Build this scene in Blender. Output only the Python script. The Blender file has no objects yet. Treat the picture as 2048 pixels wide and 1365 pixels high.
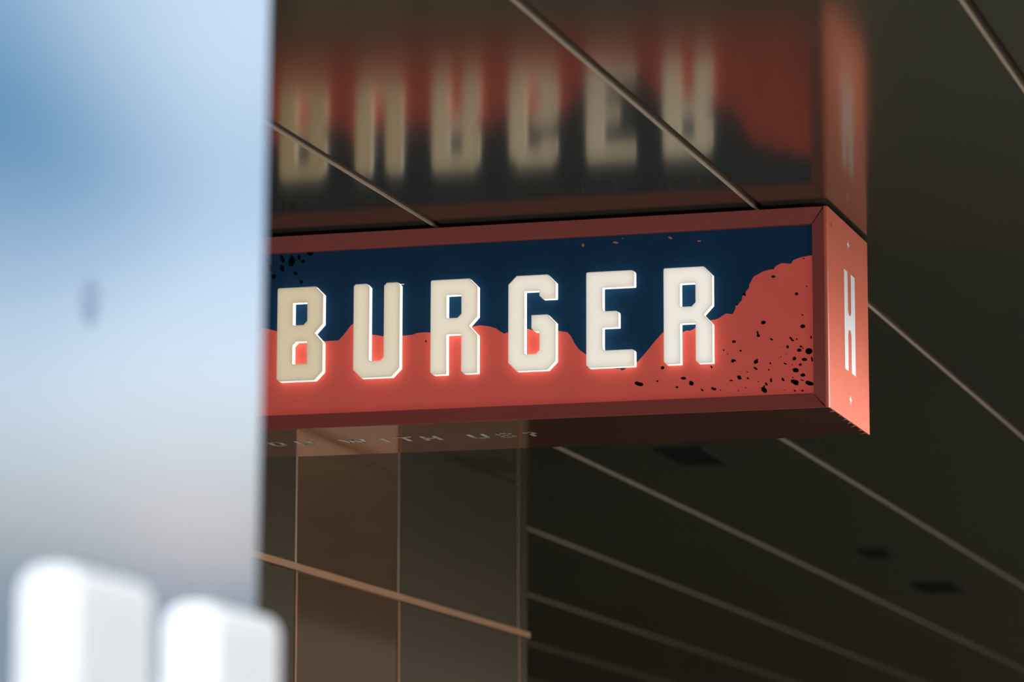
import bpy, bmesh, math, random
from mathutils import Vector, Matrix
random.seed(7)
sc = bpy.context.scene
COL = sc.collection

# ------------------------------------------------------------------ camera
IW, IH, FPX = 2048, 1365, 7405.56
ZB = 3.1363                      # underside of the sign above the floor
ZC = ZB + 0.612                  # ceiling
CAM = Vector((2.1672, -10.5081, ZB - 1.5863))
YAW, PITCH, ROLL = 0.28990, 0.16500, 0.0023
SH, SD = 0.6, 0.603              # sign height and depth

def basis():
    f = Vector((-math.sin(YAW) * math.cos(PITCH), math.cos(YAW) * math.cos(PITCH), math.sin(PITCH)))
    r = Vector((math.cos(YAW), math.sin(YAW), 0.0))
    u = r.cross(f)
    r2 = r * math.cos(ROLL) + u * math.sin(ROLL)
    u2 = -r * math.sin(ROLL) + u * math.cos(ROLL)
    return r2, u2, f
RR, UU, FF = basis()
def ray(x, y):
    return FF + RR * ((x - IW / 2) / FPX) + UU * ((IH / 2 - y) / FPX)
def on_plane(x, y, axis, val):
    d = ray(x, y)
    return CAM + d * ((val - CAM[axis]) / d[axis])
def at_depth(x, y, dep):
    return CAM + ray(x, y) * dep

cam_d = bpy.data.cameras.new('camera')
cam = bpy.data.objects.new('camera', cam_d)
COL.objects.link(cam)
m = Matrix.Identity(4)
for i in range(3):
    m[i][0], m[i][1], m[i][2], m[i][3] = RR[i], UU[i], -FF[i], CAM[i]
cam.matrix_world = m
cam_d.sensor_width = 36
cam_d.lens = FPX / IW * 36
cam_d.clip_end = 500
cam_d.dof.use_dof = True
cam_d.dof.focus_distance = 11.05
cam_d.dof.aperture_fstop = 3.0
sc.camera = cam

# ------------------------------------------------------------------ materials
def mat(name, col, rough=0.5, metal=0.0, ior=1.5, spec_tint=None, emit=None, estr=0.0, noise=None, bump=0.0, rnoise=None):
    mt = bpy.data.materials.new(name)
    mt.use_nodes = True
    nt = mt.node_tree
    b = nt.nodes['Principled BSDF']
    b.inputs['Base Color'].default_value = (*col, 1)
    b.inputs['Roughness'].default_value = rough
    b.inputs['Metallic'].default_value = metal
    b.inputs['IOR'].default_value = ior
    if spec_tint: b.inputs['Specular Tint'].default_value = (*spec_tint, 1)
    if emit:
        b.inputs['Emission Color'].default_value = (*emit, 1)
        b.inputs['Emission Strength'].default_value = estr
    tc = nt.nodes.new('ShaderNodeTexCoord')
    if noise:
        amt, scale = noise
        n = nt.nodes.new('ShaderNodeTexNoise'); n.inputs['Scale'].default_value = scale
        n.inputs['Detail'].default_value = 4
        r = nt.nodes.new('ShaderNodeMapRange')
        r.inputs['From Min'].default_value = 0.3; r.inputs['From Max'].default_value = 0.7
        r.inputs['To Min'].default_value = 1 - amt; r.inputs['To Max'].default_value = 1 + amt
        h = nt.nodes.new('ShaderNodeHueSaturation'); h.inputs['Color'].default_value = (*col, 1)
        nt.links.new(tc.outputs['Object'], n.inputs['Vector'])
        nt.links.new(n.outputs['Fac'], r.inputs['Value'])
        nt.links.new(r.outputs['Result'], h.inputs['Value'])
        nt.links.new(h.outputs['Color'], b.inputs['Base Color'])
    if rnoise:
        lo, hi, scale = rnoise
        n2 = nt.nodes.new('ShaderNodeTexNoise'); n2.inputs['Scale'].default_value = scale
        r2 = nt.nodes.new('ShaderNodeMapRange')
        r2.inputs['From Min'].default_value = 0.3; r2.inputs['From Max'].default_value = 0.7
        r2.inputs['To Min'].default_value = lo; r2.inputs['To Max'].default_value = hi
        nt.links.new(tc.outputs['Object'], n2.inputs['Vector'])
        nt.links.new(n2.outputs['Fac'], r2.inputs['Value'])
        nt.links.new(r2.outputs['Result'], b.inputs['Roughness'])
    if bump:
        n3 = nt.nodes.new('ShaderNodeTexNoise'); n3.inputs['Scale'].default_value = 3
        bp = nt.nodes.new('ShaderNodeBump'); bp.inputs['Strength'].default_value = bump
        bp.inputs['Distance'].default_value = 0.02
        nt.links.new(tc.outputs['Object'], n3.inputs['Vector'])
        nt.links.new(n3.outputs['Fac'], bp.inputs['Height'])
        nt.links.new(bp.outputs['Normal'], b.inputs['Normal'])
    return mt

CORAL = (0.80, 0.165, 0.092)
M = {}
def lacquer(name, diff, gloss, rough, ior):
    """tinted lacquer over a matt base: the mirror coat grows with the viewing angle."""
    mt = bpy.data.materials.new(name); mt.use_nodes = True
    nt = mt.node_tree; nt.nodes.clear()
    o = nt.nodes.new('ShaderNodeOutputMaterial'); mx = nt.nodes.new('ShaderNodeMixShader')
    d = nt.nodes.new('ShaderNodeBsdfDiffuse'); g = nt.nodes.new('ShaderNodeBsdfGlossy'); fr = nt.nodes.new('ShaderNodeFresnel')
    tc = nt.nodes.new('ShaderNodeTexCoord'); n = nt.nodes.new('ShaderNodeTexNoise'); n.inputs['Scale'].default_value = 1.8
    r = nt.nodes.new('ShaderNodeMapRange')
    r.inputs['From Min'].default_value = 0.3; r.inputs['From Max'].default_value = 0.7
    r.inputs['To Min'].default_value = rough * 0.92; r.inputs['To Max'].default_value = rough * 1.08
    nt.links.new(tc.outputs['Object'], n.inputs['Vector']); nt.links.new(n.outputs['Fac'], r.inputs['Value'])
    nt.links.new(r.outputs['Result'], g.inputs['Roughness'])
    d.inputs['Color'].default_value = (*diff, 1); g.inputs['Color'].default_value = (*gloss, 1); fr.inputs['IOR'].default_value = ior
    nt.links.new(fr.outputs[0], mx.inputs[0]); nt.links.new(d.outputs[0], mx.inputs[1]); nt.links.new(g.outputs[0], mx.inputs[2])
    nt.links.new(mx.outputs[0], o.inputs[0])
    return mt
M['ceiling'] = lacquer('dark_gloss_ceiling', (0.055, 0.060, 0.047), (1.0, 0.86, 0.66), 0.13, 1.40)
M['bronze'] = mat('bronze_trim', (0.70, 0.55, 0.41), 0.45, noise=(0.08, 6))
M['bronze_inner'] = mat('bronze_channel_shade', (0.24, 0.165, 0.115), 0.55, noise=(0.08, 6))  # bronze darkened: the shade inside the groove is put into the colour
M['brass'] = mat('brass_strip', (0.23, 0.115, 0.052), 0.45, metal=0.2, noise=(0.06, 5))
M['wall'] = lacquer('dark_wall_tile', (0.046, 0.039, 0.028), (0.74, 0.61, 0.47), 0.11, 1.45)
M['bay'] = mat('polished_dark_metal', (0.78, 0.52, 0.37), 0.08, metal=1.0, noise=(0.05, 2))
M['inner'] = mat('interior_wall', (0.27, 0.265, 0.215), 0.6, noise=(0.1, 1))
M['floor'] = mat('stone_floor', (0.16, 0.155, 0.12), 0.55, noise=(0.15, 3))
M['paving'] = mat('light_paving', (0.42, 0.40, 0.37), 0.8, noise=(0.12, 2))
M['asphalt'] = mat('dark_asphalt', (0.11, 0.11, 0.115), 0.85, noise=(0.2, 4))
M['dark_screen'] = mat('dark_screen_wall', (0.05, 0.042, 0.032), 0.7, noise=(0.2, 0.3))
M['exterior'] = mat('exterior_facade', (0.045, 0.07, 0.095), 0.7, noise=(0.2, 0.3))
M['coral'] = mat('coral_paint', CORAL, 0.42, noise=(0.03, 9))
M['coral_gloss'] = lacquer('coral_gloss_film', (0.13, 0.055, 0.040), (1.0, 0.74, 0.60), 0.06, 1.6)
M['black'] = mat('matte_black', (0.008, 0.008, 0.007), 0.8)
M['rail'] = mat('coral_shade_tone', (0.40, 0.072, 0.056), 0.5, noise=(0.03, 9))  # sign coral darkened, shade on the frame front put into the colour
M['navy'] = mat('navy_print', (0.009, 0.052, 0.125), 0.85, ior=1.15, emit=(0.03, 0.045, 0.095), estr=0.06, noise=(0.04, 8))
M['red'] = mat('red_print', (0.78, 0.125, 0.09), 0.7, ior=1.3, emit=(0.78, 0.105, 0.085), estr=0.21, noise=(0.04, 8))
M['ink'] = mat('black_ink', (0.004, 0.008, 0.006), 0.9, ior=1.1)
M['pink'] = mat('pink_ink', (0.75, 0.26, 0.20), 0.5)
M['white_vinyl'] = mat('white_vinyl', (0.93, 0.93, 0.97), 0.45)
M['grey_vinyl'] = mat('white_slogan_vinyl', (0.75, 0.72, 0.68), 0.5)
M['led_side'] = mat('glowing_acrylic_edge', (0.8, 0.8, 0.78), 0.3, emit=(1.0, 0.93, 0.80), estr=0.88)
M['film'] = mat('torn_film', (0.42, 0.30, 0.22), 0.5)
M['led_foot'] = mat('bright_acrylic_foot', (0.8, 0.8, 0.78), 0.3, emit=(1.0, 0.95, 0.86), estr=1.35)
M['pylon'] = mat('satin_blue_grey_metal', (0.80, 0.85, 0.90), 0.08, metal=1.0, noise=(0.02, 2), rnoise=(0.07, 0.10, 1.5))
M['pylon_dark'] = mat('pylon_seam', (0.12, 0.14, 0.17), 0.5)
M['mark'] = mat('dull_grey_mark', (0.52, 0.60, 0.72), 0.3, metal=0.9)
M['post'] = mat('white_powder_coat', (0.90, 0.90, 0.90), 0.35, noise=(0.02, 8))

# ------------------------------------------------------------------ helpers
def tag(o, label=None, cat=None, group=None, kind=None):
    if label: o['label'] = label
    if cat: o['category'] = cat
    if group: o['group'] = group
    if kind: o['kind'] = kind
    return o
def link_mesh(name, me, mats, parent=None):
    o = bpy.data.objects.new(name, me)
    COL.objects.link(o)
    for mm in (mats if isinstance(mats, (list, tuple)) else [mats]):
        me.materials.append(mm)
    if parent: o.parent = parent
    return o
def bm_obj(name, bm, mats, parent=None, smooth=False):
    me = bpy.data.meshes.new(name)
    bmesh.ops.recalc_face_normals(bm, faces=bm.faces)
    bm.to_mesh(me); bm.free()
    if smooth:
        for p in me.polygons: p.use_smooth = True
    return link_mesh(name, me, mats, parent)
def add_box(bm, x0, x1, y0, y1, z0, z1, mi=0):
    vs = [bm.verts.new((x, y, z)) for x in (x0, x1) for y in (y0, y1) for z in (z0, z1)]
    fs = []
    for q in ((0, 1, 3, 2), (4, 6, 7, 5), (0, 4, 5, 1), (2, 3, 7, 6), (0, 2, 6, 4), (1, 5, 7, 3)):
        f = bm.faces.new([vs[i] for i in q]); f.material_index = mi; fs.append(f)
    return vs, fs
def box(name, x0, x1, y0, y1, z0, z1, mt, parent=None, bevel=0.0, seg=2):
    bm = bmesh.new()
    add_box(bm, x0, x1, y0, y1, z0, z1)
    bmesh.ops.recalc_face_normals(bm, faces=bm.faces)
    if bevel: bmesh.ops.bevel(bm, geom=list(bm.edges), offset=bevel, segments=seg, profile=0.5, affect='EDGES')
    return bm_obj(name, bm, mt, parent)
def empty(name, loc=(0, 0, 0), rz=0.0):
    o = bpy.data.objects.new(name, None)
    o.location = loc; o.rotation_euler = (0, 0, rz); o.empty_display_size = 0.1
    COL.objects.link(o)
    return o
def poly(bm, pts, mi=0):
    vs = [bm.verts.new(p) for p in pts]
    f = bm.faces.new(vs); f.material_index = mi
    return f
def fillet(pts, seg=3):
    """pts: (x, y) or (x, y, r[, 'c']) - r rounds that corner, 'c' cuts it straight."""
    out = []
    n = len(pts)
    for i, p in enumerate(pts):
        r = p[2] if len(p) > 2 else 0
        P = Vector(p[:2])
        if not r: out.append(P); continue
        a = (Vector(pts[i - 1][:2]) - P).normalized(); b = (Vector(pts[(i + 1) % n][:2]) - P).normalized()
        A, B = P + a * r, P + b * r
        if len(p) > 3: out += [A, B]; continue
        for k in range(seg + 1):
            t = k / seg
            out.append(A * (1 - t) ** 2 + P * 2 * t * (1 - t) + B * t * t)
    return out

# ------------------------------------------------------------------ ceiling and setting
Y0, Y1, XL, XR = -4.3, 27.0, -12.6, 1.74
JOINTS = [0.777 - k for k in range(0, 13)]
GAP = 0.026
bm = bmesh.new()
edges = [XL] + sorted(JOINTS) + [XR]
for a, b in zip(edges[:-1], edges[1:]):
    x0 = a + (GAP if a != XL else 0)      # a joint's left lip sits on the joint line
    add_box(bm, x0, b, Y0, Y1, ZC, ZC + 0.06)
ceil = bm_obj('ceiling', bm, M['ceiling'])
tag(ceil, 'dark glossy ceiling of long flat panels mirroring the sign', 'ceiling', kind='structure')
for k, j in enumerate(JOINTS):
    bm = bmesh.new()
    add_box(bm, j - 0.003, j + 0.002, Y0, Y1, ZC - 0.004, ZC + 0.004)          # bright lip
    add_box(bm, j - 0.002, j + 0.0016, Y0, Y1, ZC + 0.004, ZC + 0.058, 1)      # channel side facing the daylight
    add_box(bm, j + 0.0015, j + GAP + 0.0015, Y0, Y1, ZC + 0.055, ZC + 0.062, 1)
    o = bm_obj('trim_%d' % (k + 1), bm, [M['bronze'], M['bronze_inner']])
    tag(o, 'thin bronze trim in ceiling joint, number %d from the open right side' % (k + 1), 'trim', 'bronze ceiling joint trims', 'structure')

# rear part of the roof slab, so no daylight falls through the joints
o = box('ceiling_slab', XL, XR, Y0, Y1, ZC + 0.065, ZC + 0.35, M['black'])
o.name = 'roof'
tag(o, 'roof slab above the dark ceiling panels', 'roof', kind='structure')

fl = box('floor', XL, 2.3, -4.6, Y1, -0.1, 0.0, M['floor'])
tag(fl, 'dark stone floor under the canopy', 'floor', kind='structure')
bm = bmesh.new()
add_box(bm, 2.3, 90, -4.6, 70, -0.1, 0.0)
add_box(bm, 1.2, 90, -70, -4.6, -0.1, 0.0)
pv = bm_obj('pavement', bm, M['paving'])
rd = box('road', -70, 1.2, -70, -4.6, -0.1, 0.0, M['asphalt'])
tag(rd, 'dark asphalt street in front of the canopy', 'road', kind='structure')
blocker = box('wall_blocker', 12, 40, -7.5, 3.5, 0, 9.0, M['inner'])  # added unseen blocker, keeps the low sky glow off the posts
tag(blocker, 'unseen added wall shading the posts from the low sky glow', 'wall', kind='structure')
scr = box('wall_screen', XR, 60, 26.5, 27.3, 0, 9.0, M['dark_screen'])  # unseen wall added so the panelled wall reflects something dark
tag(scr, 'unseen added dark wall that dims the reflections in the panelled wall', 'wall', kind='structure')
tag(pv, 'light pavement outside the canopy', 'pavement', kind='structure')
wb = box('wall_back', XL, XR, Y1, Y1 + 0.3, 0, ZC + 0.06, M['inner'])
tag(wb, 'dim far end wall of the arcade', 'wall', kind='structure')
wf = box('wall_side', XL - 0.3, XL, Y0, Y1, 0, ZC + 0.06, M['inner'])
tag(wf, 'dim side wall deep in the arcade', 'wall', kind='structure')

# buildings across the street, seen only as the dark foot of the reflection in the pylon
bm = bmesh.new()
x = -60.0
while x < 60:
    w = random.uniform(7, 12)
    add_box(bm, x, x + w, -66, -58, 0, random.uniform(8.0, 8.4))
    x += w
ex = bm_obj('exterior', bm, M['exterior'])
tag(ex, 'row of low buildings across the street', 'building', kind='structure')

# ------------------------------------------------------------------ side wall behind the sign
WX, WZ = -2.2127, ZB - 0.252
VJ = [0.62, 1.555, 2.687, 4.277]
YE = 4.41
wl = empty('wall_left', (WX, 0.62, 0))
tag(wl, 'dark panelled wall behind and below the sign', 'wall', kind='structure')
def wpart(name, y0, y1, z0, z1, d, mt, d0=-0.30, bevel=0.0):
    o = box(name, d0, d, y0 - 0.62, y1 - 0.62, z0, z1, mt, wl, bevel)
    return o
wpart('wall_core', 0.62, YE, 0, ZC, -0.012, M['wall'], -1.2)
ys = VJ + [YE]
for a, b in zip(ys[:-1], ys[1:]):
    mt = M['bay'] if abs(a - 1.555) < 1e-6 else M['wall']
    g = 0.004
    wpart('lower_panel', a + g + 0.004, b - g, 0.0, WZ - 0.013, 0.0, mt, -0.012)
    wpart('upper_panel', a + g, b - g, WZ + 0.013, WZ + 0.62, 0.0, mt, -0.012)
    wpart('top_panel', a + g, b - g, WZ + 0.624, ZC, 0.0, mt, -0.012)
wpart('brass_rail', 0.62, YE, WZ - 0.012, WZ + 0.012, 0.014, M['brass'], -0.012)
for a in VJ[1:]:
    wpart('brass_strip', a - 0.006, a + 0.007, 0.0, WZ - 0.012, 0.004, M['brass'], -0.012)
for a in VJ[1:]:
    wpart('joint_strip', a - 0.003, a + 0.003, WZ + 0.012, ZC, -0.001, M['bronze'], -0.012)

# ------------------------------------------------------------------ the light-box sign
SL = -3.14                       # far (left) end
PY = 0.030                       # printed panel lies back from the frame front
sign = empty('light_box_sign', (0, 0, ZB))
tag(sign, 'red and navy light box sign with glowing BURGER letters hung under the dark ceiling', 'sign')
S = lambda name, *a, **k: box(name, *a, parent=sign, **k)

# frame rails around the front: mitred, slightly sloping inwards
FW, FI = 0.049, 0.010
def rail(name, o1, o2, i2, i1):
    """outer edge o1-o2, inner edge i1-i2 as (x, z); front at y=0, inner edge set back a little."""
    bm = bmesh.new()
    pts = [(o1, 0.0), (o2, 0.0), (i2, FI), (i1, FI)]
    fr = [bm.verts.new((p[0], y, p[1])) for p, y in pts]
    bk = [bm.verts.new((p[0], 0.036, p[1])) for p, y in pts]
    bm.faces.new(fr)
    bm.faces.new(bk[::-1])
    for i in range(4):
        bm.faces.new([fr[i], bk[i], bk[(i + 1) % 4], fr[(i + 1) % 4]])
    bmesh.ops.recalc_face_normals(bm, faces=bm.faces)
    bmesh.ops.bevel(bm, geom=list(bm.edges), offset=0.0015, segments=1, affect='EDGES')
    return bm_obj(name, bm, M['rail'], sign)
g = 0.0012
ER = 0.011                       # radius of the end cap's front edge
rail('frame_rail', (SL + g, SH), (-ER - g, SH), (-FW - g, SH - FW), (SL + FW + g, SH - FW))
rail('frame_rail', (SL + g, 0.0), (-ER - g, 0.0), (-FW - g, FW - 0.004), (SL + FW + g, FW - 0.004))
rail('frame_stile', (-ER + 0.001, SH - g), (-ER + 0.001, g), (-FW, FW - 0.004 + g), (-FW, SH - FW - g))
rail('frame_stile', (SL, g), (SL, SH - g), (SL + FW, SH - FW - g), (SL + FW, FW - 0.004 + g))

# body
S('back_panel', SL, -0.006, SD - 0.02, SD, 0.006, SH, M['black'])
S('top_panel', SL, -0.006, 0.036, SD - 0.02, SH - 0.02, SH - 0.002, M['coral'])
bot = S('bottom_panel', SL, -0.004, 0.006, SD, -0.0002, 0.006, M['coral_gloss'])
S('inner_tray', SL + 0.01, -0.012, PY + 0.004, SD - 0.02, 0.02, SH - 0.02, M['black'])
for xx in (-0.45, -2.6):
    S('mounting_block', xx - 0.06, xx + 0.06, 0.22, 0.34, SH - 0.002, SH + 0.012, M['black'])

# end caps with a rounded front edge
def end_cap(name, x_in, x_out):
    bm = bmesh.new()
    s = 1 if x_out > x_in else -1
    prof = fillet([(x_in, 0.0), (x_out, 0.0, ER), (x_out, SD), (x_in, SD)], 6)
    lo = [bm.verts.new((p.x, p.y, 0.0)) for p in prof]
    hi = [bm.verts.new((p.x, p.y, SH)) for p in prof]
    bm.faces.new(lo); bm.faces.new(hi)
    n = len(prof)
    for i in range(n):
        f = bm.faces.new([lo[i], lo[(i + 1) % n], hi[(i + 1) % n], hi[i]])
    # soften the lower front corner
    o = bm_obj(name, bm, M['coral'], sign)
    for p in o.data.polygons:
        if abs(p.normal.z) < 0.5 and 1 < 2: p.use_smooth = False
    return o
cap = end_cap('end_panel', -ER, 0.0)
end_cap('end_panel', SL + ER, SL)

# H and the two sparkles on the end panel (vinyl)
def rounded_gap(y0, y1, z_end, z_open, n=8):
    """one closed-end slot outline from the open end to the round end and back."""
    r = (y1 - y0) / 2; c = (y0 + y1) / 2
    s = 1 if z_end > z_open else -1
    e = 0.020
    return [(y0, z_open)] + [(c - r * math.cos(math.pi * k / n), z_end - s * e + s * e * math.sin(math.pi * k / n)) for k in range(n + 1)] + [(y1, z_open)]
bm = bmesh.new()
ya, yb, yc, yd = 0.234, 0.287, 0.335, 0.395
zt, zb_ = 0.453, 0.150
outline = [(ya, zb_)] + rounded_gap(yb, yc, 0.279, zb_) + [(yd, zb_), (yd, zt)] + rounded_gap(yb, yc, 0.321, zt)[::-1] + [(ya, zt)]
fa = poly(bm, [(0.0006, y, z) for y, z in outline])
bmesh.ops.triangulate(bm, faces=[fa])
lt = bm_obj('vinyl_letter', bm, M['white_vinyl'], cap)
lt['label'] = 'white vinyl letter H'
for zc_, yc_ in ((0.538, 0.303), (0.066, 0.312)):
    bm = bmesh.new()
    pts = []
    for k in range(8):
        a = math.pi / 2 + k * math.pi / 4
        ry, rz = (0.021, 0.0165) if k % 2 == 0 else (0.0085, 0.0066)
        pts.append((0.0006, yc_ + ry * math.cos(a), zc_ + rz * math.sin(a)))
    cv = bm.verts.new((0.0006, yc_, zc_))
    vs = [bm.verts.new(p) for p in pts]
    for k in range(8): bm.faces.new([cv, vs[k], vs[(k + 1) % 8]])
    bm_obj('vinyl_sparkle', bm, M['white_vinyl'], cap)
# scuffs on the end panel
M['scuff'] = mat('scuff', (0.35, 0.05, 0.03), 0.6)
for (px, py, w, h) in ((1661.5, 449, 1.0, 5), (1721, 754.5, 0.5, 2.4), (1730, 511, 0.5, 4), (1687, 433, 0.5, 1.5), (1700, 440, 0.5, 2), (1732, 838, 0.5, 1.5)):
    bm = bmesh.new()
    a = on_plane(px, py, 0, 0.0)
    dy = w * 0.0085; dz = h * 0.0015
    z = a.z - ZB
    poly(bm, [(0.0004, a.y - dy, z), (0.0004, a.y, z - dz), (0.0004, a.y + dy, z), (0.0004, a.y, z + dz)])
    bm_obj('scuff_mark', bm, M['scuff'], cap)
# torn film along the lower edge of the end panel
for k in range(7):
    bm = bmesh.new()
    y = 0.09 + k * 0.078 + random.uniform(-0.02, 0.02)
    L = random.uniform(0.010, 0.024); w = random.uniform(0.008, 0.016)
    poly(bm, [(-0.003, y - w, -0.0008), (-0.003, y + w, -0.0008), (-L, y + w * 0.2, -0.002 - random.uniform(0, 0.002))])
    bm_obj('torn_film', bm, M['film'], bot)

# ---- printed front panel: navy sky, red mountains, ink specks: all in one mesh
def pp(x, y, dy=0.0):
    a = on_plane(x, y, 1, PY - dy)
    return (a.x, PY - dy, a.z - ZB)
bm = bmesh.new()
add_box(bm, SL + 0.02, -0.02, PY, PY + 0.004, 0.02, SH - 0.02, 0)
RIDGE = [(520.5, 657), (536, 658), (552.7, 662.7), (575, 672), (600, 676), (625, 681), (652, 683), (677, 681), (687.5, 670), (702, 651), (706.5, 648), (718, 652), (732, 664),
 (746, 670), (756, 671), (763.7, 673), (772, 671.5), (790, 672), (809, 671.5), (825, 670), (834, 666.5), (851.6, 664.8), (860, 665.7), (880, 668), (900, 664), (925, 657), (945, 654), (960, 651), (977.6, 653), (992, 657), (999.6, 662.7),
 (1008.3, 668), (1015.7, 665), (1030, 660), (1045, 658), (1055.7, 658.3), (1070, 662), (1090, 662), (1105, 661), (1118.7, 662.7), (1134.8, 664.8), (1142, 673), (1149.4, 687.6), (1158, 699.4), (1170, 708), (1182, 720), (1200, 729), (1215, 733),
 (1228.5, 736.9), (1234, 738.5), (1240, 738), (1243, 741.3), (1248, 740), (1253.4, 735), (1262, 733), (1275.4, 724), (1293, 703.8), (1310.6, 681.8), (1325.2, 665.7), (1340, 660), (1352, 664), (1366.2, 664.8), (1370, 662.5), (1375, 661.3), (1380, 661.8), (1388.2, 658.4), (1391, 654.8),
 (1400, 650), (1410, 647), (1421.9, 640.8), (1428, 640), (1436.6, 637.3), (1443, 633), (1451.2, 627.6), (1458, 628), (1464.4, 629), (1467.5, 625), (1470.3, 618.8), (1471.7, 611.5), (1477, 608), (1483.4, 601.2), (1484.5, 596), (1483.4, 592.4), (1490.8, 589.5), (1492, 583), (1498, 576.3), (1498.2, 571), (1499.6, 567.5),
 (1503, 562), (1504.5, 558), (1508.3, 552.9), (1516, 549), (1524.5, 544), (1532, 541.5), (1539, 539.7), (1548, 538.8), (1550, 534), (1553.8, 531), (1562.5, 527), (1572, 527), (1580, 528), (1583, 526.7), (1586, 521), (1590.5, 519), (1600, 515.4), (1617, 512), (1640, 508)]
top = [pp(x, y, 0.0005) for x, y in RIDGE]
x0 = top[0][0]
ext = []
for k in range(14):                      # the ridge goes on behind the pylon
    x = SL + 0.02 + (x0 - 0.03 - SL - 0.02) * k / 13
    ext.append((x, PY - 0.0005, top[0][2] + 0.03 * math.sin(k * 1.3) + 0.02 * math.sin(k * 2.9) - 0.02))
line = [p for p in ext + top if p[0] <= -0.02]
line.append((-0.02, PY - 0.0005, line[-1][2]))
mono = [line[0]]
for p in line[1:]:
    mono.append((max(p[0], mono[-1][0] + 2e-5), p[1], p[2]))
ups = [bm.verts.new(p) for p in mono]; dns = [bm.verts.new((p[0], p[1], 0.02)) for p in mono]
for k in range(len(mono) - 1):
    f = bm.faces.new([dns[k], dns[k + 1], ups[k + 1], ups[k]]); f.material_index = 1
def speck(x, y, rx, ry, mi, dy=0.0009, ang=None):
    n = 9
    c = pp(x, y, dy)
    k = 0.001505
    ph = random.uniform(0, 6.28)
    rx *= k; ry *= k
    pts = []
    for i in range(n):
        a = 6.28318 * i / n
        j = 1 + 0.22 * math.sin(a * 2 + ph) + random.uniform(-0.1, 0.1)
        pts.append((c[0] + rx * j * math.cos(a), c[1], c[2] + ry * j * math.sin(a) - 0.25 * rx * math.cos(a)))
    poly(bm, pts, mi)
Q = [(385, 456, 10, 7), (507, 546, 10, 7), (560, 506, 4, 4), (545, 360, 4, 4), (537, 657, 5, 4), (540, 717, 13, 10), (332, 697, 14, 9), (306, 765, 8, 10), (303, 750, 6, 9), (178, 797, 10, 8), (375, 785, 10, 5), (477, 779, 8, 6), (485, 790, 8, 6), (508, 784, 4, 4), (213, 845, 7, 5),
 (460, 825, 6, 10), (145, 862, 3, 3), (125, 842, 4, 4), (530, 823, 7, 6), (540, 832, 5, 3), (521, 842, 12, 9), (572, 847, 17, 18), (425, 877, 3, 3), (495, 887, 11, 9), (548, 891, 13, 9), (177, 896, 11, 7), (170, 903, 8, 5), (293, 903, 11, 12), (302, 890, 4, 4), (370, 911, 6, 5), (447, 913, 9, 5), (527, 918, 8, 7), (483, 919, 3, 3),
 (292, 938, 10, 7), (361, 945, 5, 5), (502, 947, 19, 11), (540, 973, 14, 9), (248, 957, 4, 3), (60, 930, 6, 6), (207, 986, 14, 9), (251, 990, 6, 5), (164, 1002, 8, 5), (306, 1007, 4, 3), (373, 1000, 7, 9), (436, 997, 10, 8), (348, 1020, 9, 7), (337, 1032, 5, 5), (537, 1000, 10, 3), (497, 1008, 18, 15), (503, 1018, 12, 9), (487, 986, 4, 4), (574, 1015, 19, 14),
 (336, 1051, 18, 13), (72, 1045, 13, 9), (10, 1050, 8, 4), (14, 1055, 5, 3), (498, 1055, 6, 5), (538, 1055, 7, 5), (202, 1055, 3, 3), (445, 1052, 3, 2), (583, 775, 5, 8), (588, 890, 6, 12), (233, 549, 8, 8), (195, 603, 5, 5), (108, 1052, 4, 3), (240, 1040, 3, 3), (420, 825, 2, 2), (415, 885, 2, 2), (450, 862, 3, 2)]
for x, y, rx, ry in Q: speck(1400 + x / 2.625, 380 + y / 2.625, rx / 2.625, ry / 2.625, 2)
for x, y, rx, ry in ((1277.8, 768.2, 8, 5), (1367, 757, 5, 3), (1383, 767, 6, 4), (1325, 736, 4, 3), (1354, 775, 3, 2), (1315, 763, 2, 2), (852, 683, 2, 2)): speck(x, y, rx, ry, 2)
for x, y, rx, ry in ((583.5, 523.6, 8, 10), (584, 518, 4, 7), (564.5, 536.7, 6, 6), (539.6, 535, 6, 7), (548, 553, 5, 5), (602.5, 564.6, 3, 5), (620, 506, 6, 8), (598, 515, 4, 5), (564.5, 518, 5, 8), (591, 547, 4, 4), (535, 521, 4, 6), (606, 523, 4, 4), (531, 557, 4, 5)): speck(x, y, rx, ry, 2)
for x, y, rx, ry in ((1166, 491, 3.2, 3), (1231.5, 485.5, 5, 2.4), (1340.5, 476, 5, 2.2), (1398.5, 482.5, 4, 1.8), (1299, 466, 2, 1), (1245, 477, 1.6, 1)): speck(x, y, rx, ry, 3)
fp = bm_obj('printed_panel', bm, [M['navy'], M['red'], M['ink'], M['pink']], sign)

# ---- raised acrylic letters
LW, LH, T, A = 0.148, 0.290, 0.0505, 0.0485
R0 = 0.006
CH = 0.026
def c(x, y, r): return (x, y, r, 'c')
GL = {}
right_lobes = [c(LW, LH, CH), (LW, LH - 0.117), (LW - 0.0265, LH - 0.145), (LW, LH - 0.174)]
GL['B'] = [[(0, 0, 0.008, 'c'), c(LW, 0, CH)] + right_lobes[::-1] + [(0, LH, R0)],
           [(T, LH - 0.118, 0.004), c(LW - T, LH - 0.118, 0.012), (LW - T, LH - A), (T, LH - A, 0.002)],
           [(T, A + 0.003, 0.003), (LW - T, A + 0.003), (LW - T, LH - 0.169, 0.003), c(T, LH - 0.169, 0.012)]]
GL['R'] = [[c(0, 0, 0.008), (T, 0), (T, LH - 0.169, 0.003), (LW - T, LH - 0.169), c(LW - T, 0, 0.008), (LW, 0)] + right_lobes[::-1] + [(0, LH, R0)],
           [(T, LH - 0.119, 0.005), c(LW - T, LH - 0.119, 0.012), (LW - T, LH - A), (T, LH - A, 0.002)]]
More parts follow.
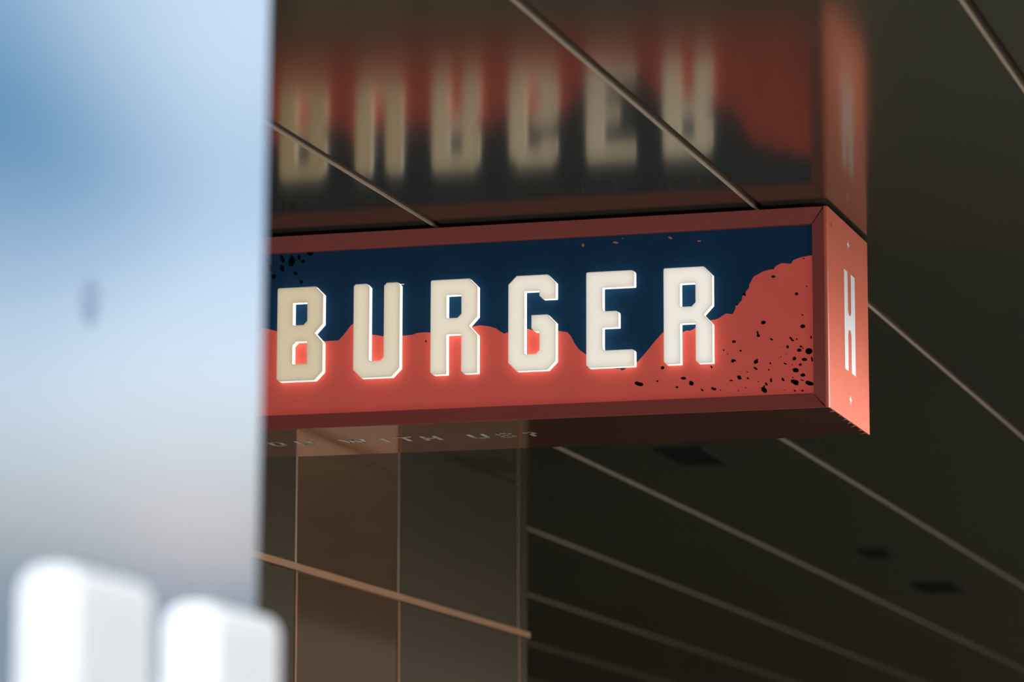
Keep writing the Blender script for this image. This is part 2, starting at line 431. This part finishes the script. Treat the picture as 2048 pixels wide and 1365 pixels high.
GL['U'] = [[c(0, 0, CH), c(LW, 0, CH), c(LW, LH, 0.009), c(LW - T, LH, 0.009), c(LW - T, 0.051, 0.011), (T, 0.051, 0.007), c(T, LH, 0.010), c(0, LH, 0.006)]]
GL['G'] = [[c(0, 0, CH), c(LW, 0, CH), c(LW, LH - 0.122, CH), (LW - 0.0755, LH - 0.122), c(LW - 0.0755, LH - 0.172, 0.010), (LW - T, LH - 0.172), c(LW - T, 0.050, 0.011), (T, 0.050, 0.005), (T, LH - A, 0.002), (LW - T, LH - A), c(LW - T, LH - 0.0745, 0.011), (LW, LH - 0.0745, 0.002), c(LW, LH, CH), c(0, LH, CH)]]
GL['E'] = [[c(0, 0, 0.008), (LW, 0, 0.002), (LW, A + 0.002, 0.009), (T, A + 0.002, 0.010), (T, LH - 0.171, 0.003), (0.0995, LH - 0.171, 0.002), (0.0995, LH - 0.121, 0.010), (T, LH - 0.121, 0.010), (T, LH - 0.0495, 0.002), (LW, LH - 0.0495, 0.002), (LW, LH, 0.010), (0, LH, R0)]]
BEV = 0.0030
RING = 0.0045                    # brightly lit foot of each letter, next to the panel
def letter_mesh(ch, depth):
    bm = bmesh.new()
    for (dep, z0, bev, base) in ((depth - RING, RING, BEV, 0), (RING, 0.0, 0.0, 2)):
        cu = bpy.data.curves.new('tmp', 'CURVE')
        cu.dimensions = '2D'; cu.fill_mode = 'BOTH'
        cu.extrude = dep / 2 - bev; cu.bevel_depth = bev; cu.bevel_resolution = 2; cu.offset = -bev
        for ol in GL[ch]:
            pts = fillet(ol, 4)
            sp = cu.splines.new('POLY'); sp.points.add(len(pts) - 1)
            for p, q in zip(sp.points, pts): p.co = (q.x, q.y, 0, 1)
            sp.use_cyclic_u = True
        ob = bpy.data.objects.new('tmp', cu); COL.objects.link(ob)
        bpy.context.view_layer.update()
        me = bpy.data.meshes.new_from_object(ob.evaluated_get(bpy.context.evaluated_depsgraph_get()))
        bpy.data.objects.remove(ob); bpy.data.curves.remove(cu)
        # stand it up: x -> X, y -> Z, thickness -> -Y (back on the panel)
        for v in me.vertices:
            x, y, z = v.co
            v.co = (x, -(z + dep / 2 + z0), y)
        for p in me.polygons:
            p.material_index = base if base else (0 if p.normal.y < -0.97 else (3 if p.normal.y < -0.25 else 1))
        bm.from_mesh(me); bpy.data.meshes.remove(me)
    me = bpy.data.meshes.new('raised_letter')
    bm.to_mesh(me); bm.free()
    return me
def face_mat(name, col, s):
    """opal acrylic face: gives off light, edge falloff painted into the emission, with a soft gloss."""
    mt = mat(name, (0.55, 0.52, 0.46), 0.35, emit=col, estr=s)
    nt = mt.node_tree; b = nt.nodes['Principled BSDF']
    ao = nt.nodes.new('ShaderNodeAmbientOcclusion'); ao.inside = True; ao.only_local = True
    ao.samples = 8; ao.inputs['Distance'].default_value = 0.021
    r = nt.nodes.new('ShaderNodeMapRange')           # falloff of the inner light painted in towards the stroke edges
    r.inputs['From Min'].default_value = 0.45; r.inputs['From Max'].default_value = 0.95
    r.inputs['To Min'].default_value = s * 0.76; r.inputs['To Max'].default_value = s * 1.03
    nt.links.new(ao.outputs['AO'], r.inputs['Value']); nt.links.new(r.outputs['Result'], b.inputs['Emission Strength'])
    return mt
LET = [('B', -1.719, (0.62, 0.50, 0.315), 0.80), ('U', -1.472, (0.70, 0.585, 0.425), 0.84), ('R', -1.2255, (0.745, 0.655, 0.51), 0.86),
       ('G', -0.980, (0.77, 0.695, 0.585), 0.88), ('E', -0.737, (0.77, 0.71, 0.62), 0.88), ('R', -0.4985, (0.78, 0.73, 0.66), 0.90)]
DEP = 0.030
for ch, x, col, s in LET:
    me = letter_mesh(ch, DEP - 0.0012)
    o = link_mesh('raised_letter', me, [face_mat('opal_face_' + ch + str(int(-x * 100)), col, s), M['led_side'], M['led_foot'], face_mat('opal_rim_' + ch + str(int(-x * 100)), col, s * 0.72)], sign)
    o.location = (x, PY - 0.0012, 0.148)
    o['label'] = 'glowing cream letter ' + ch
# thin clear sliver sticking out beside the U
box('acrylic_sliver', -1.472 + LW - 0.002, -1.472 + LW + 0.0125, 0.004, 0.0055, 0.4305, 0.4320, M['led_side'], sign)

# ---- slogan on the underside, read from below: tops of the letters towards the front
def ux(px, py):
    a = on_plane(px, py, 2, ZB)
    return a.x, a.y
ST = {  # strokes in a unit box, y up
 'Y': [[(0, 1), (0.5, 0.5), (0.5, 0)], [(1, 1), (0.5, 0.5)]],
 'O': [[(0.15, 0), (0, 0.2), (0, 0.8), (0.15, 1), (0.85, 1), (1, 0.8), (1, 0.2), (0.85, 0), (0.15, 0)]],
 'U': [[(0, 1), (0, 0.2), (0.15, 0), (0.85, 0), (1, 0.2), (1, 1)]],
 'W': [[(0, 1), (0.2, 0), (0.5, 0.8), (0.8, 0), (1, 1)]],
 'I': [[(0.5, 0), (0.5, 1)]],
 'T': [[(0, 1), (1, 1)], [(0.5, 1), (0.5, 0)]],
 'H': [[(0, 0), (0, 1)], [(1, 0), (1, 1)], [(0, 0.5), (1, 0.5)]],
 'S': [[(1, 0.85), (0.85, 1), (0.15, 1), (0, 0.85), (0, 0.65), (0.15, 0.5), (0.85, 0.5), (1, 0.35), (1, 0.15), (0.85, 0), (0.15, 0), (0, 0.15)]],
 '?': [[(0, 0.85), (0.15, 1), (0.85, 1), (1, 0.85), (1, 0.65), (0.5, 0.45), (0.5, 0.3)], [(0.5, 0.12), (0.5, 0.0)]],
}
SLOGAN = [('Y', -1.945, 0.062), ('O', None, (531, 885.5, 584, 893.5)), ('U', None, (584.7, 882.5, 639.6, 890.5)), ('W', None, (672, 879, 747, 886.5)), ('I', None, (752, 876, 788, 884.5)),
          ('T', None, (784, 875, 829, 883)), ('H', None, (835, 872.5, 892, 881.5)), ('U', None, (928, 868, 983, 875.5)), ('S', None, (985.5, 866.5, 1038, 874)), ('?', None, (1041, 865, 1086, 873.5))]
YT, YB = 0.258, 0.352           # letter tops / feet
TH = 0.013
for ch, xx, q in SLOGAN:
    if xx is None:
        xl = ux(q[0], q[1])[0]; xr = ux(q[2], q[3])[0]
        if ch == 'T': xr = xl + 0.062
        if ch == 'I': xl = (xl + xr) / 2 - 0.03; xr = xl + 0.06
    else:
        xl = xx; xr = xx + q
    xl += TH / 2; xr -= TH / 2
    bm = bmesh.new()
    for st in ST[ch]:
        P = [Vector((xl + (xr - xl) * a, YB - TH / 2 - (YB - YT - TH) * b)) for a, b in st]
        for a, b in zip(P[:-1], P[1:]):
            d = (b - a).normalized(); n = Vector((-d.y, d.x)) * TH / 2; e = d * TH * 0.3
            poly(bm, [(v.x, v.y, -0.0008) for v in (a - e + n, b + e + n, b + e - n, a - e - n)])
    sl = bm_obj('slogan_character', bm, M['grey_vinyl'], bot)
    sl['label'] = 'pale printed character ' + ch

# ------------------------------------------------------------------ dark rectangular vents in the ceiling
VENTS = [(-1.728, 5.345, 0.225, 0.53, 'dark rectangular ceiling vent just below the lower edge of the sign, nearest one'),
         (-1.712, 9.53, 0.165, 0.33, 'smallest dark ceiling vent, middle one of three in the same ceiling strip'),
         (-1.722, 11.50, 0.255, 0.52, 'dark rectangular ceiling vent farthest back, last of three in the ceiling strip')]
for x, y, w, l, lab in VENTS:
    v = empty('ceiling_vent', (x, y, ZC))
    tag(v, lab, 'vent', 'dark vents in the ceiling strip')
    bm = bmesh.new()
    t = 0.012
    for a in ((-w / 2, w / 2, -l / 2, -l / 2 + t), (-w / 2, w / 2, l / 2 - t, l / 2), (-w / 2, -w / 2 + t, -l / 2 + t, l / 2 - t), (w / 2 - t, w / 2, -l / 2 + t, l / 2 - t)):
        add_box(bm, a[0], a[1], a[2], a[3], -0.008, 0.0)
    bm_obj('vent_frame', bm, M['black'], v)
    bm = bmesh.new()
    add_box(bm, -w / 2 + t, w / 2 - t, -l / 2 + t, l / 2 - t, -0.002, 0.0)
    n = int(l / 0.03)
    for k in range(n):
        yy = -l / 2 + t + (l - 2 * t) * (k + 0.5) / n
        add_box(bm, -w / 2 + t, w / 2 - t, yy - 0.004, yy + 0.004, -0.007, -0.002)
    bm_obj('vent_grille', bm, M['black'], v)

# ------------------------------------------------------------------ foreground pylon at the left
PD = 5.0
edge = at_depth(521.5, 800, PD)
PYAW = math.radians(24.5)
PWID, PDEP, PHT = 0.62, 0.22, 3.7
axis_x = Vector((math.cos(PYAW), math.sin(PYAW), 0)); axis_y = Vector((-math.sin(PYAW), math.cos(PYAW), 0))
LEAN = math.radians(0.5)
foot = Vector((edge.x, edge.y, 0)) - axis_x * (PWID / 2) - axis_x * (edge.z * math.tan(LEAN))
pyl = empty('metal_pylon', foot, PYAW)
tag(pyl, 'tall blurred pale blue satin metal pylon filling the left side', 'pylon')
def shear_box(name, x0, x1, y0, y1, z0, z1, mt, bevel):
    o = box(name, x0, x1, y0, y1, z0, z1, mt, pyl, bevel, 3)
    for v in o.data.vertices: v.co.x += v.co.z * math.tan(LEAN)
    return o
shear_box('front_panel', -PWID / 2, PWID / 2, 0.0, 0.02, 0.06, PHT, M['pylon'], 0.0)
shear_box('body', -PWID / 2 + 0.004, PWID / 2 - 0.012, 0.02, PDEP, 0.06, PHT - 0.01, M['pylon'], 0.003)
shear_box('base_plinth', -PWID / 2 - 0.0, PWID / 2 - 0.0, 0.01, PDEP - 0.01, 0.0, 0.06, M['pylon_dark'], 0.003)
# oval mark on the face
d = ray(180, 603)
n_ = -axis_y
t_ = (edge - CAM).dot(n_) / d.dot(n_)
mk = CAM + d * t_
loc = Vector(((mk - foot).dot(axis_x), 0, mk.z))
bm = bmesh.new()
pts = [(loc.x + 0.0135 * math.cos(a) , 0.033 * math.sin(a) + loc.z) for a in [6.28318 * k / 28 for k in range(28)]]
fr = [bm.verts.new((x, -0.003, z)) for x, z in pts]; bk = [bm.verts.new((x * 1.0, 0.001, z)) for x, z in pts]
bm.faces.new(fr)
for k in range(28): bm.faces.new([fr[k], fr[(k + 1) % 28], bk[(k + 1) % 28], bk[k]])
o = bm_obj('oval_mark', bm, M['mark'], pyl)
o['label'] = 'small grey oval mark'

# ------------------------------------------------------------------ two white posts in front of the pylon
PW, PL = 0.072, 0.196            # post section
def post(px_c, py_top, dep, label):
    """px_c, py_top: where the post's front right edge tops out."""
    p = at_depth(px_c, py_top, dep)
    h = p.z
    bm = bmesh.new()
    prof = fillet([(-PW / 2, 0.0), (PW / 2, 0.0), (PW / 2, h, 0.028), (-PW / 2, h, 0.034)], 10)
    f0 = [bm.verts.new((q.x, -PL / 2, q.y)) for q in prof]; f1 = [bm.verts.new((q.x, PL / 2, q.y)) for q in prof]
    caps = [bm.faces.new(f0), bm.faces.new(f1)]
    for i in range(len(prof)): bm.faces.new([f0[i], f0[(i + 1) % len(prof)], f1[(i + 1) % len(prof)], f1[i]])
    bmesh.ops.recalc_face_normals(bm, faces=bm.faces)
    bmesh.ops.bevel(bm, geom=[e for c_ in caps for e in c_.edges], offset=0.005, segments=3, profile=0.5, affect='EDGES')
    root = empty('white_post', (p.x - PW / 2, p.y + PL / 2, 0))
    tag(root, label, 'post', 'white round-topped posts')
    o = bm_obj('post_shaft', bm, M['post'], root)
    box('base_plate', -0.075, 0.075, -0.13, 0.13, 0.0, 0.012, M['post'], root, 0.002)
    return root
post(165, 1128, 3.80, 'blurred white post with rounded top at the lower left corner, taller looking')
post(443, 1203, 4.20, 'blurred white post with rounded top overlapping the pylon edge, lower looking')

# ------------------------------------------------------------------ sky and daylight
w = bpy.data.worlds.new('sky'); sc.world = w; w.use_nodes = True
nt = w.node_tree; nt.nodes.clear()
N = nt.nodes.new; L = nt.links.new
out = N('ShaderNodeOutputWorld'); bg = N('ShaderNodeBackground')
tc = N('ShaderNodeTexCoord'); sep = N('ShaderNodeSeparateXYZ')
L(tc.outputs['Generated'], sep.inputs[0])
ramp = N('ShaderNodeValToRGB')
mr = N('ShaderNodeMapRange'); mr.inputs['From Min'].default_value = 0; mr.inputs['From Max'].default_value = 1
L(sep.outputs['Z'], mr.inputs['Value']); L(mr.outputs['Result'], ramp.inputs['Fac'])
SKY = [(0.00, (0.50, 0.47, 0.42)), (0.085, (0.53, 0.51, 0.46)), (0.115, (0.58, 0.58, 0.56)), (0.155, (0.84, 0.96, 1.08)), (0.185, (0.60, 0.75, 0.95)), (0.215, (0.33, 0.51, 0.70)),
       (0.27, (0.30, 0.50, 0.72)), (0.40, (0.70, 0.82, 1.0)), (0.60, (0.95, 1.02, 1.12)), (1.0, (1.1, 1.15, 1.2))]
el = ramp.color_ramp.elements
while len(el) < len(SKY): el.new(0.5)
for e, (p, cc) in zip(el, SKY):
    e.position = p; e.color = (cc[0] / 2.5, cc[1] / 2.5, cc[2] / 2.5, 1)
sc1 = N('ShaderNodeVectorMath'); sc1.operation = 'SCALE'; sc1.inputs['Scale'].default_value = 2.5
L(ramp.outputs['Color'], sc1.inputs[0])
cur = sc1.outputs['Vector']
def lobe(dirv, half_deg, col, soft=0.0):
    """a cloud or glow in the sky: colour added around a direction."""
    global cur
    dirv = Vector(dirv).normalized()
    dt = N('ShaderNodeVectorMath'); dt.operation = 'DOT_PRODUCT'; dt.inputs[1].default_value = dirv
    nz = N('ShaderNodeVectorMath'); nz.operation = 'NORMALIZE'
    L(tc.outputs['Generated'], nz.inputs[0]); L(nz.outputs['Vector'], dt.inputs[0])
    r = N('ShaderNodeMapRange'); r.interpolation_type = 'SMOOTHSTEP'
    r.inputs['From Min'].default_value = math.cos(math.radians(half_deg)); r.inputs['From Max'].default_value = math.cos(math.radians(half_deg * soft))
    L(dt.outputs['Value'], r.inputs['Value'])
    s = N('ShaderNodeVectorMath'); s.operation = 'SCALE'; s.inputs[0].default_value = col
    L(r.outputs['Result'], s.inputs['Scale'])
    a = N('ShaderNodeVectorMath'); a.operation = 'ADD'
    L(cur, a.inputs[0]); L(s.outputs['Vector'], a.inputs[1])
    cur = a.outputs['Vector']
def mirrored(px, py):
    d = ray(px, py).normalized(); n = -axis_y
    return d - 2 * d.dot(n) * n
# sun haze low over the street on the right, and a bright bank of cloud to the left behind the camera
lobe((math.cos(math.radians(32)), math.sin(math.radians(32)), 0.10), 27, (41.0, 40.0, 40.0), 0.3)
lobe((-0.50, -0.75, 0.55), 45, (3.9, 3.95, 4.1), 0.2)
# clouds that the pylon mirrors
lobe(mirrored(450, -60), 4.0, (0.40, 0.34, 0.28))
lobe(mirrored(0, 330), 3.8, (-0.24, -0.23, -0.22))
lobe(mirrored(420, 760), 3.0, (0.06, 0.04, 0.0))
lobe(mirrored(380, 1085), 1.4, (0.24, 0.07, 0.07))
cl = N('ShaderNodeTexNoise'); cl.inputs['Scale'].default_value = 9; cl.inputs['Detail'].default_value = 3
L(tc.outputs['Generated'], cl.inputs['Vector'])
cm = N('ShaderNodeMapRange'); cm.inputs['From Min'].default_value = 0.3; cm.inputs['From Max'].default_value = 0.7; cm.inputs['To Min'].default_value = 0.9; cm.inputs['To Max'].default_value = 1.12
L(cl.outputs['Fac'], cm.inputs['Value'])
s2 = N('ShaderNodeVectorMath'); s2.operation = 'SCALE'
L(cur, s2.inputs[0]); L(cm.outputs['Result'], s2.inputs['Scale'])
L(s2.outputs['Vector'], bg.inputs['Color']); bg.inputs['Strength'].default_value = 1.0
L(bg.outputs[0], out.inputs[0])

# ------------------------------------------------------------------ view
vs = sc.view_settings
vs.view_transform = 'Standard'; vs.look = 'None'; vs.exposure = 0.0; vs.gamma = 1.0; vs.use_curve_mapping = False
sc.cycles.use_denoising = True
sc.cycles.max_bounces = 10
sc.cycles.sample_clamp_indirect = 8
